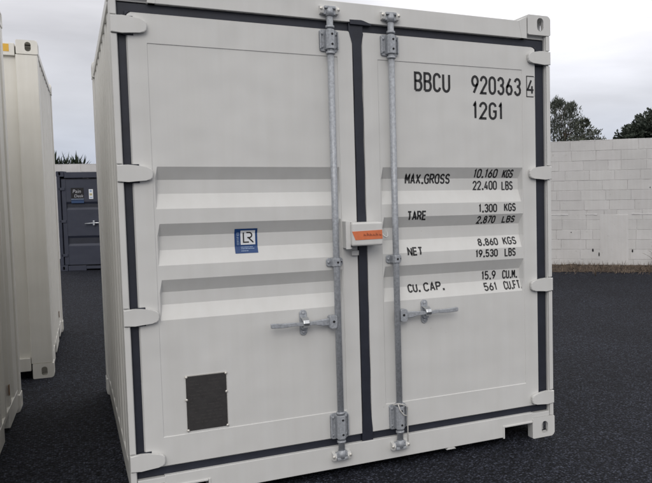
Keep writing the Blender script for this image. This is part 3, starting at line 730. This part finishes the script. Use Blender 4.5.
# ================================================================== DARK BLUE CONTAINER FAR BACK
M_SCRIPT = mat('grey_script', (0.42, 0.43, 0.46), 0.5)
def navy():
    Wn, Hn, Ln = 2.2, 2.25, 2.2; h = Wn / 2; rz = R(-20)
    t = thing('shipping_container', 'small dark blue container standing in front of the far wall with a white lettered sign', 'shipping container',
              (-1.647 + h * math.cos(rz), 15.6 + h * math.sin(rz), 0), rz)
    mn = P_NAVY
    rails_and_shell(t, mn, Wn, Ln, Hn)
    for s in (-1, 1):
        mb = MB(); mb.box(s * (h - 0.07), s * h, 0.002, 0.14, 0.129, Hn - 0.119, 0.006); mb.build('corner_post', mn, t)
    mb = MB(); mb.box(-h + 0.165, h - 0.165, 0.003, 0.10, Hn - 0.15, Hn - 0.02, 0.004); mb.build('header', mn, t)
    mb = MB(); mb.box(-h + 0.55, h - 0.55, 0.003, 0.08, 0.035, 0.10, 0.004)
    mb.box(-h + 0.165, -h + 0.549, 0.001, 0.08, 0.0, 0.11, 0.004); mb.box(h - 0.549, h - 0.165, 0.001, 0.08, 0.0, 0.11, 0.004); mb.build('door_sill', mn, t)
    doors = []
    for s in (-1, 1):
        x0, x1 = (-h + 0.09, -0.012) if s < 0 else (0.012, h - 0.09)
        prof = [(0.03, 0.135), (0.03, 0.56), (0.066, 0.62), (0.066, 0.73), (0.03, 0.79), (0.03, 1.38), (0.066, 1.44), (0.066, 1.50), (0.03, 1.56), (0.03, Hn - 0.19)]
        mb = MB()
        mb.prism(prof + [(0.09, Hn - 0.19), (0.09, 0.135)], 'x', x0 + 0.09, x1 - 0.05)
        mb.box(x0, x0 + 0.09, 0.022, 0.09, 0.135, Hn - 0.19, 0.004); mb.box(x1 - 0.05, x1, 0.022, 0.09, 0.135, Hn - 0.19, 0.004)
        d = mb.build('door', mn, t); doors.append(d)
        mb = MB(); mb.box(x0 - 0.015, x1 + (0.01 if s < 0 else 0.015), 0.060, 0.10, 0.115, Hn - 0.165); mb.build('gasket', M_RUB, d)
        xo = x0 if s < 0 else x1
        for hz in (0.35, 1.12, 1.85):
            mb = MB(); mb.box(xo - s * 0.075, xo + s * 0.06, 0.002, 0.021, hz - 0.03, hz + 0.03, 0.005); mb.build('hinge', mn, d)
        xb = -0.16 if s < 0 else 0.16
        mb = MB(); mb.tube([(xb, -0.005, 0.06), (xb, -0.005, Hn - 0.08)], 0.016, 10); mb.build('locking_bar', mn, d)
        mb = MB(); mb.tube([(xb, -0.03, 1.07), (xb + s * 0.12, -0.035, 1.075), (xb + s * 0.36, -0.045, 1.06)], 0.016, 8)
        mb.box(xb + s * 0.15, xb + s * 0.19, -0.05, 0.021, 1.02, 1.13, 0.005); mb.build('door_handle', M_BRIGHT, d)
    d = doors[0]
    # sign with two lines of white script and a blue stripe, and a white sticker
    sx0 = -h + 0.29; mb = MB(); mb.box(sx0, sx0 + 0.27, 0.0225, 0.0295, 1.60, 1.875)
    mb.mi = 1; mb.box(sx0, sx0 + 0.27, 0.0215, 0.0222, 1.615, 1.625); mb.mi = 2; mb.box(sx0, sx0 + 0.27, 0.0216, 0.0223, 1.53, 1.597)
    o = mb.build('sign', [M_DARK, M_STWB, mat('navy_stripe', (0.018, 0.05, 0.13), 0.5)], d)
    for txt, xa, za, sz in (('Pain', sx0 + 0.030, 1.760, 0.112), ('Desk', sx0 + 0.060, 1.660, 0.095)):
        cu_ = bpy.data.curves.new('lettering', 'FONT'); cu_.body = txt; cu_.size = sz; cu_.shear = 0.15; cu_.extrude = 0.0006
        tmp = bpy.data.objects.new('tmp', cu_); COL.objects.link(tmp)
        dg = bpy.context.evaluated_depsgraph_get(); dg.update()
        me = bpy.data.meshes.new_from_object(tmp.evaluated_get(dg)); bpy.data.objects.remove(tmp)
        me.transform(Matrix.Translation((xa, 0.0215, za)) @ Matrix.Rotation(R(90), 4, 'X')); me.materials.clear(); me.materials.append(M_SCRIPT)
        lo = bpy.data.objects.new('lettering', me); COL.objects.link(lo); lo.parent = d
    mb = MB(); mb.box(-h + 0.67, -h + 0.76, 0.0265, 0.0295, 1.62, 1.84); mb.mi = 1
    mb.dome((-h + 0.713, 0.0262, 1.80), 0.025, 0.05); mb.mi = 2; mb.box(-h + 0.685, -h + 0.74, 0.0255, 0.0263, 1.70, 1.745); mb.mi = 1; mb.box(-h + 0.685, -h + 0.745, 0.0255, 0.0263, 1.64, 1.665)
    mb.build('sticker', [M_STW, M_STWB, mat('ochre_print', (0.45, 0.40, 0.22), 0.5)], d)
navy()

# ================================================================== BLOCK WALLS
def wall_mat():
    m = mat('painted_concrete_block', (0.66, 0.657, 0.66), 0.8, col2=(0.56, 0.557, 0.56), vscale=1.4, bump=0.8, bscale=45, streak=0.16)
    n = m.node_tree.nodes; l = m.node_tree.links; b = n['Principled BSDF']
    src = b.inputs['Base Color'].links[0].from_socket
    at_ = n.new('ShaderNodeAttribute'); at_.attribute_name = 'tone'
    mm = n.new('ShaderNodeMix'); mm.data_type = 'RGBA'; mm.blend_type = 'MULTIPLY'; mm.inputs['Factor'].default_value = 1
    # small chips and dirt spots in the paint
    tcx = n.new('ShaderNodeTexCoord'); sp = n.new('ShaderNodeTexNoise'); sp.inputs['Scale'].default_value = 7; sp.inputs['Detail'].default_value = 9; sp.inputs['Roughness'].default_value = 0.75
    l.new(tcx.outputs['Object'], sp.inputs['Vector'])
    smr = n.new('ShaderNodeMapRange'); smr.inputs['From Min'].default_value = 0.60; smr.inputs['From Max'].default_value = 0.70; smr.inputs['To Max'].default_value = 0.55
    l.new(sp.outputs['Fac'], smr.inputs['Value'])
    spm = n.new('ShaderNodeMix'); spm.data_type = 'RGBA'; spm.inputs['B'].default_value = (0.33, 0.31, 0.29, 1)
    l.new(smr.outputs[0], spm.inputs['Factor']); l.new(src, spm.inputs['A']); src = spm.outputs['Result']
    l.new(src, mm.inputs['A']); l.new(at_.outputs['Color'], mm.inputs['B']); l.new(mm.outputs['Result'], b.inputs['Base Color'])
    return m
M_WALL = wall_mat()
M_CAP = mat('painted_mortar', (0.60, 0.595, 0.595), 0.85, var=0.12, vscale=8, bump=0.8, bscale=45)
M_JOINT = mat('block_joint_mortar', (0.55, 0.545, 0.54), 0.9, var=0.4, vscale=5)
def block_wall(t, length, courses, seed, h=0.2, bl=0.5, band=None, patches=()):
    rnd = random.Random(seed); mb = MB(); top = courses * h; tone = mb.bm.loops.layers.float_color.new('tone')
    def face_box(x0, x1, z0, z1, y):
        c = 0.005; j_ = lambda: rnd.uniform(-0.0018, 0.0018); dy = lambda: rnd.uniform(-0.0035, 0.001)
        f = [(x0 + c + j_(), y + dy(), z0 + c + j_()), (x1 - c + j_(), y + dy(), z0 + c + j_()), (x1 - c + j_(), y + dy(), z1 - c + j_()), (x0 + c + j_(), y + dy(), z1 - c + j_())]
        bk = [(x0, y + 0.008, z0), (x1, y + 0.008, z0), (x1, y + 0.008, z1), (x0, y + 0.008, z1)]
        F = [mb.bm.verts.new(q) for q in f]; B = [mb.bm.verts.new(q) for q in bk]
        fs = [mb.bm.faces.new(F)]
        for i in range(4): fs.append(mb.bm.faces.new((F[i], B[i], B[(i + 1) % 4], F[(i + 1) % 4])))
        k = rnd.uniform(0.93, 1.0)
        for f_ in fs:
            for lp in f_.loops: lp[tone] = (k, k * rnd.uniform(.99, 1), k * .985, 1)
    for r in range(courses):
        x = -rnd.uniform(0, bl); z0 = r * h; z1 = z0 + h
        x = -(0.25 if r % 2 else 0.0) - rnd.uniform(0, 0.06)
        while x < length:
            wd = bl * (rnd.choice((1, 1, 1, 1, 1, 0.5, 0.72)) + rnd.uniform(-0.01, 0.01))
            a_, b_ = max(0, x), min(length, x + wd)
            g1, g2 = rnd.choice((0.0, 0.0005, 0.001, 0.0035)), rnd.choice((0.0, 0.0, 0.0005, 0.0025))
            hid = any(p0 - 0.01 < a_ and b_ < p1 + 0.01 and pz0 - 0.01 < z0 and z1 < pz1 + 0.01 for p0, p1, pz0, pz1 in patches)
            if b_ - a_ > 0.03 and not hid: face_box(a_ + g1, b_ - g1, z0 + g2, z1 - g2, rnd.uniform(0, 0.0025))
            x += wd
    for p0, p1, pz0, pz1 in patches: face_box(p0, p1, pz0, pz1, -0.003)
    o = mb.build('block_face', M_WALL, t)
    mb = MB(); mb.box(0, length, 0.0065, 0.20, -0.1, top - 0.004); mb.build('mortar_core', M_JOINT, t)
    mb = MB(); x = 0     # uneven mortar capping
    while x < length:
        wd = rnd.uniform(0.4, 0.9); mb.box(x, min(length, x + wd - 0.004), 0.004 + rnd.uniform(-.002, .002), 0.198, top + 0.001, top + rnd.uniform(0.008, 0.018), 0.003, 1); x += wd
    mb.build('capping', M_CAP, t)
    return t
ang = math.atan2(-0.6953, 0.7187)
d_ = Vector((math.cos(ang), math.sin(ang), 0)); org = Vector((8.11, 8.557, 0)) - d_ * 7.6
WR = thing('block_wall', 'white painted concrete block wall to the right of the big container', 'wall', org, ang)
block_wall(WR, 24.0, 13, 4, patches=((7.60, 8.17, 0.0, 1.105),))
# drain holes and the rough mortar ledge on this wall
mb = MB()
for x, z, hx_, hz_ in ((7.46, 0.385, 0.018, 0.034), (8.25, 0.372, 0.016, 0.032), (7.585, 0.30, 0.012, 0.045), (8.60, 1.64, 0.010, 0.014), (7.02, 0.75, 0.010, 0.012)):
    n = 9; rnd = random.Random(int(x * 100)); pts = []
    for k in range(n):
        r_ = rnd.uniform(0.75, 1.15); pts.append((x + hx_ * r_ * math.cos(2 * math.pi * k / n), z + hz_ * r_ * math.sin(2 * math.pi * k / n)))
    mb.prism(pts, 'y', -0.004, 0.012)
mb.build('drain_hole', M_DARK, WR)
mb = MB(); rnd = random.Random(2); x = 3.0
while x < 16:
    wd = rnd.uniform(0.05, 0.22)
    if rnd.random() < 0.75 and not (7.55 < x + wd and x < 8.2):
        mb.box(x, x + wd, -0.004 - rnd.uniform(0, 0.006), 0.004, 1.102 + rnd.uniform(-0.006, 0.004), 1.116 + rnd.uniform(0, 0.01), 0.002, 1)
    x += wd
mb.build('mortar_ledge', M_CAP, WR)
WB = thing('block_wall', 'pale block wall across the far end behind the small dark blue container', 'wall', (-16.0, 25.2, 0), R(-20.0))
block_wall(WB, 24.0, 13, 9)

# ================================================================== WALL-FOOT LITTER, WEEDS
M_SOIL = mat('dry_soil_litter', (0.095, 0.068, 0.048), 0.95, col2=(0.045, 0.034, 0.026), vscale=9, bump=0.9, bscale=60)
M_STRAW = mat('dry_straw', (0.22, 0.170, 0.125), 0.85, col2=(0.060, 0.042, 0.034), vscale=9)
rnd = random.Random(21); mb = MB()
n = 220; prev = None
for i in range(n + 1):
    x = 24.0 * i / n; wv = 0.62 + 0.10 * math.sin(x * 2.1) + rnd.uniform(-0.06, 0.06)
    ring = [mb.bm.verts.new(q) for q in ((x, -wv, 0.003), (x, -wv * .55, 0.035 + rnd.uniform(0, .025)), (x, -0.12, 0.07 + rnd.uniform(0, .04)), (x, 0.0, 0.085))]
    if prev:
        for k in range(3): mb.bm.faces.new((prev[k], ring[k], ring[k + 1], prev[k + 1]))
    prev = ring
so = mb.build('soil', M_SOIL); so.location = org; so.rotation_euler = (0, 0, ang); tag(so, 'brown strip of soil along the foot of the right wall', None, kind='structure')
mb = MB()
for i in range(9000):
    x = rnd.uniform(4.5, 14) if i % 4 else rnd.uniform(0, 24); v = rnd.random() ** 1.2 * (0.66 + 0.22 * math.sin(x * 3.7) * math.sin(x * 1.3)) if i % 9 else rnd.random() * 1.15; y = -0.02 - v
    zb = max(0.004, 0.085 * (1 - v / 0.66)); ln = rnd.uniform(0.05, 0.17); up = rnd.uniform(0.0, 0.65) if rnd.random() < .8 else 1.0
    az = rnd.uniform(0, 6.283); dx, dy = math.cos(az), math.sin(az); h2 = math.sqrt(max(0, 1 - up * up * .8))
    tip = Vector((x + dx * ln * h2, min(-0.01, y + dy * ln * h2), zb + ln * up * .8)); wv = rnd.uniform(0.003, 0.007)
    a_ = Vector((x - dy * wv, y + dx * wv, zb)); b_ = Vector((x + dy * wv, y - dx * wv, zb))
    f = mb.bm.faces.new([mb.bm.verts.new(q) for q in (a_, b_, tip)])
gr = mb.build('dry_grass', M_STRAW, recalc=False); gr.location = org; gr.rotation_euler = (0, 0, ang)
tag(gr, 'brown dry grass and litter lying along the wall foot', 'dry grass', kind='stuff')
def dry_weed(loc, label, seed, hgt, n):
    rnd = random.Random(seed); mb = MB()
    for i in range(n):
        az = rnd.uniform(0, 6.283); lean = rnd.uniform(0.2, 1.1); ln = hgt * rnd.uniform(0.6, 1.1)
        p = [Vector((0, 0, 0))]
        for k in range(1, 5): p.append(Vector((math.cos(az) * lean * ln * (k / 4) ** 1.4 * .7, math.sin(az) * lean * ln * (k / 4) ** 1.4 * .7, ln * k / 4 * (1 - .25 * lean * k / 4))))
        mb.tube(p, [0.006, 0.005, 0.004, 0.003, 0.0015], 5)
        for k in range(2, 5):
            az2 = az + rnd.uniform(-1.4, 1.4); q = p[k]; e = q + Vector((math.cos(az2) * ln * .22, math.sin(az2) * ln * .22, ln * rnd.uniform(.02, .2)))
            mb.tube([q, e], [0.003, 0.001], 4)
    o = mb.build('dry_weed', M_STRAW); o.location = loc; tag(o, label, 'dry weed'); return o
dry_weed((7.20, 7.50, 0), 'small dried weed growing out of the asphalt just in front of the wall', 5, 0.26, 8)
pw = org + d_ * 8.75 + Vector((-.695, -.719, 0)) * 0.15
dry_weed(pw + Vector((0, 0, 0.07)), 'taller bare dried weed leaning against the foot of the right wall', 8, 0.42, 12)

# ================================================================== TREES
def leaf_mat(name, a, b, sc):
    m = mat(name, a, 0.6, col2=b, vscale=sc, spec=0.3); return m
M_BARK = mat('tree_bark', (0.10, 0.075, 0.055), 0.9, var=0.3, vscale=12)
def tree(name, label, loc, trunk_h, limbs, blobs, per, lw, ll, mleaf, seed, spread=0.75, droop=0.0):
    """blobs: (x,y,z,r) leaf masses in local space; every blob gets a limb from the trunk and 'per' leaves gathered in twigs"""
    rnd = random.Random(seed); t = thing(name, label, 'tree', loc)
    mb = MB(); top = Vector((rnd.uniform(-.15, .15), rnd.uniform(-.15, .15), trunk_h))
    pts = [Vector((0, 0, -0.05)), Vector((0.03, 0.02, trunk_h * .35)), Vector((-.04, .03, trunk_h * .7)), top]
    r0 = limbs; mb.tube(pts, [r0, r0 * .8, r0 * .6, r0 * .4], 10)
    for x, y, z, r in blobs:
        s0 = Vector(pts[2]).lerp(pts[3], rnd.random()); e = Vector((x, y, z)); mid = s0.lerp(e, .5) + Vector((rnd.uniform(-.1, .1), rnd.uniform(-.1, .1), -0.1 * r))
        mb.tube([s0, mid, e], [r0 * .32, r0 * .2, r0 * .07], 6)
        for k in range(3):
            q = e + Vector((rnd.gauss(0, 1), rnd.gauss(0, 1), abs(rnd.gauss(0, 1)))).normalized() * r * .9; mb.tube([mid.lerp(e, .7), q], [r0 * .09, r0 * .03], 5)
    mb.build('trunk', M_BARK, t)
    mb = MB()
    for x, y, z, r in blobs:
        tw = max(6, per // 14)
        for k in range(tw):
            v = Vector((rnd.gauss(0, 1), rnd.gauss(0, 1), rnd.gauss(0, 1))).normalized() * r * (rnd.random() ** 0.45) * rnd.uniform(.75, 1.12)
            c = Vector((x, y, z)) + v
            ax = (v.normalized() + Vector((rnd.uniform(-.6, .6), rnd.uniform(-.6, .6), rnd.uniform(-.2, .8) - droop))).normalized()
            for i in range(14):
                p = c + ax * rnd.uniform(-.5, 1.0) * r * .32 + Vector((rnd.gauss(0, 1), rnd.gauss(0, 1), rnd.gauss(0, 1))) * r * .09 * spread
                d1 = (ax + Vector((rnd.uniform(-1, 1), rnd.uniform(-1, 1), rnd.uniform(-1, 1) - droop))).normalized(); d2 = d1.orthogonal().normalized()
                d2 = (d2 * math.cos(i * 1.7) + d1.cross(d2) * math.sin(i * 1.7)) * lw * rnd.uniform(.7, 1.2); d1 = d1 * ll * rnd.uniform(.7, 1.25)
                mb.bm.faces.new([mb.bm.verts.new(q) for q in (p, p + d1 * .5 + d2, p + d1, p + d1 * .5 - d2)])
    mb.build('crown', mleaf, t, recalc=False)
    return t
def at(px, dist):      # ground point on a sight line of the photograph at a given distance from the camera station
    x = (px - 326 - 141.1) / 764.28; v = cf + cr * x; v.z = 0; v.normalize(); return Vector((-1.4262, -3.9538, 0)) + v * dist
rnd = random.Random(31)
side = Vector((0.80, -0.60, 0))     # roughly across the sight line
# airy grey-green tree: dist 36 m, 21 px per metre
bl = []
for (u, z, r) in ((-.55, 6.05, .42), (-.15, 5.75, .5), (.35, 5.7, .45), (.75, 5.25, .42), (-.75, 5.3, .5), (-.2, 5.1, .6), (.4, 5.0, .55), (.8, 4.55, .42), (-.7, 4.6, .55), (0, 4.4, .6), (.55, 4.15, .5), (-.6, 3.95, .6), (.1, 3.7, .65), (.75, 3.6, .5), (-.8, 3.3, .6), (.4, 3.1, .6), (-.3, 2.9, .6), (-.35, 6.3, .25), (.15, 6.2, .28), (.45, 6.1, .22), (-1.15, 4.9, .3), (-1.2, 3.9, .35), (-1.15, 3.2, .4)):
    q = side * u * .8 + Vector((.6, .8, 0)) * rnd.uniform(-.6, .6); bl.append((q.x, q.y, z * .9, r * .95))
tree('tree', 'taller airy grey green tree rising behind the wall beside the big container', at(566, 36), 4.4, 0.10, bl, 360, 0.020, 0.17, leaf_mat('grey_green_leaves', (0.125, 0.138, 0.112), (0.058, 0.068, 0.058), 2.2), 41, 1.5, -0.9)
bl = []
for (u, z, r) in ((0, 3.9, .38), (.4, 3.6, .34), (-.4, 3.6, .4), (.75, 3.3, .35), (.1, 3.2, .5), (-.5, 3.0, .5), (.6, 2.8, .5), (.95, 2.85, .35), (-.1, 4.25, .2)):
    q = side * u + Vector((.6, .8, 0)) * rnd.uniform(-.4, .4); bl.append((q.x, q.y, z + .35, r))
tree('shrub', 'low leafy bush peeping over the wall to the right of the airy tree', at(587, 34), 2.9, 0.06, bl, 300, 0.026, 0.15, leaf_mat('bush_leaves', (0.120, 0.132, 0.100), (0.055, 0.065, 0.050), 2.5), 43)
# dense dark tree, right edge: dist 34 m, 22 px per metre
bl = []
for i in range(120):
    u = rnd.uniform(-1.75, 3.2); k = u + 1.9
    topz = 4.05 + .35 * k if k < .9 else 4.45 + .75 * (k - .9) if k < 1.5 else 5.0 + .5 * math.sin((k - 1.5) * .9)
    w_ = rnd.uniform(-1.5, 1.5); z = topz - .45 - abs(rnd.gauss(0, 1.0)) - .12 * w_ * w_; z = max(2.5, z)
    q = side * u + Vector((.6, .8, 0)) * w_; bl.append((q.x, q.y, z, rnd.uniform(.36, .52)))
tree('tree', 'dense dark evergreen tree behind the wall at the right edge', at(660, 34), 3.2, 0.22, [(x, y, z + .45, r) for x, y, z, r in bl], 700, 0.045, 0.12, leaf_mat('dark_evergreen_leaves', (0.062, 0.076, 0.056), (0.030, 0.040, 0.033), 1.6), 47)
# spiky plant above the far wall
def spiky():
    rnd = random.Random(51); p = at(69, 27.0); t = thing('spiky_plant', 'spiky dark green sword leaved plant rising above the far wall', 'plant', p)
    heads = [(-.52, 2.62), (-.30, 2.70), (-.12, 2.58), (.05, 2.66), (.22, 2.55), (.36, 2.68), (.52, 2.58), (-.4, 2.45), (0, 2.45), (.4, 2.45)]
    mb = MB(); ml = MB()
    for u, z in heads:
        h_ = Vector((u * .95, -u * .2 + rnd.uniform(-.15, .15), z)); mb.tube([Vector((u * .4, 0, -.05)), Vector((u * .6, 0, z * .5)), h_], [.09, .075, .06], 8)
        for i in range(rnd.randint(40, 75)):
            az = rnd.uniform(0, 6.283); el = rnd.uniform(-.35, 1.45); ln = rnd.uniform(.22, .58)
            d0 = Vector((math.cos(az) * math.cos(el), math.sin(az) * math.cos(el), math.sin(el))); sdv = d0.cross(Vector((0, 0, 1))).normalized() * .022
            m1 = h_ + d0 * ln * .5; e = h_ + d0 * ln + Vector((0, 0, -.05 * ln))
            ml.bm.faces.new([ml.bm.verts.new(q) for q in (h_ - sdv * .6, m1 - sdv, e, m1 + sdv)])
    mb.build('stem', M_BARK, t); ml.build('leaves', leaf_mat('sword_leaves', (0.055, 0.075, 0.045), (0.025, 0.038, 0.026), 3), t, recalc=False)
spiky()
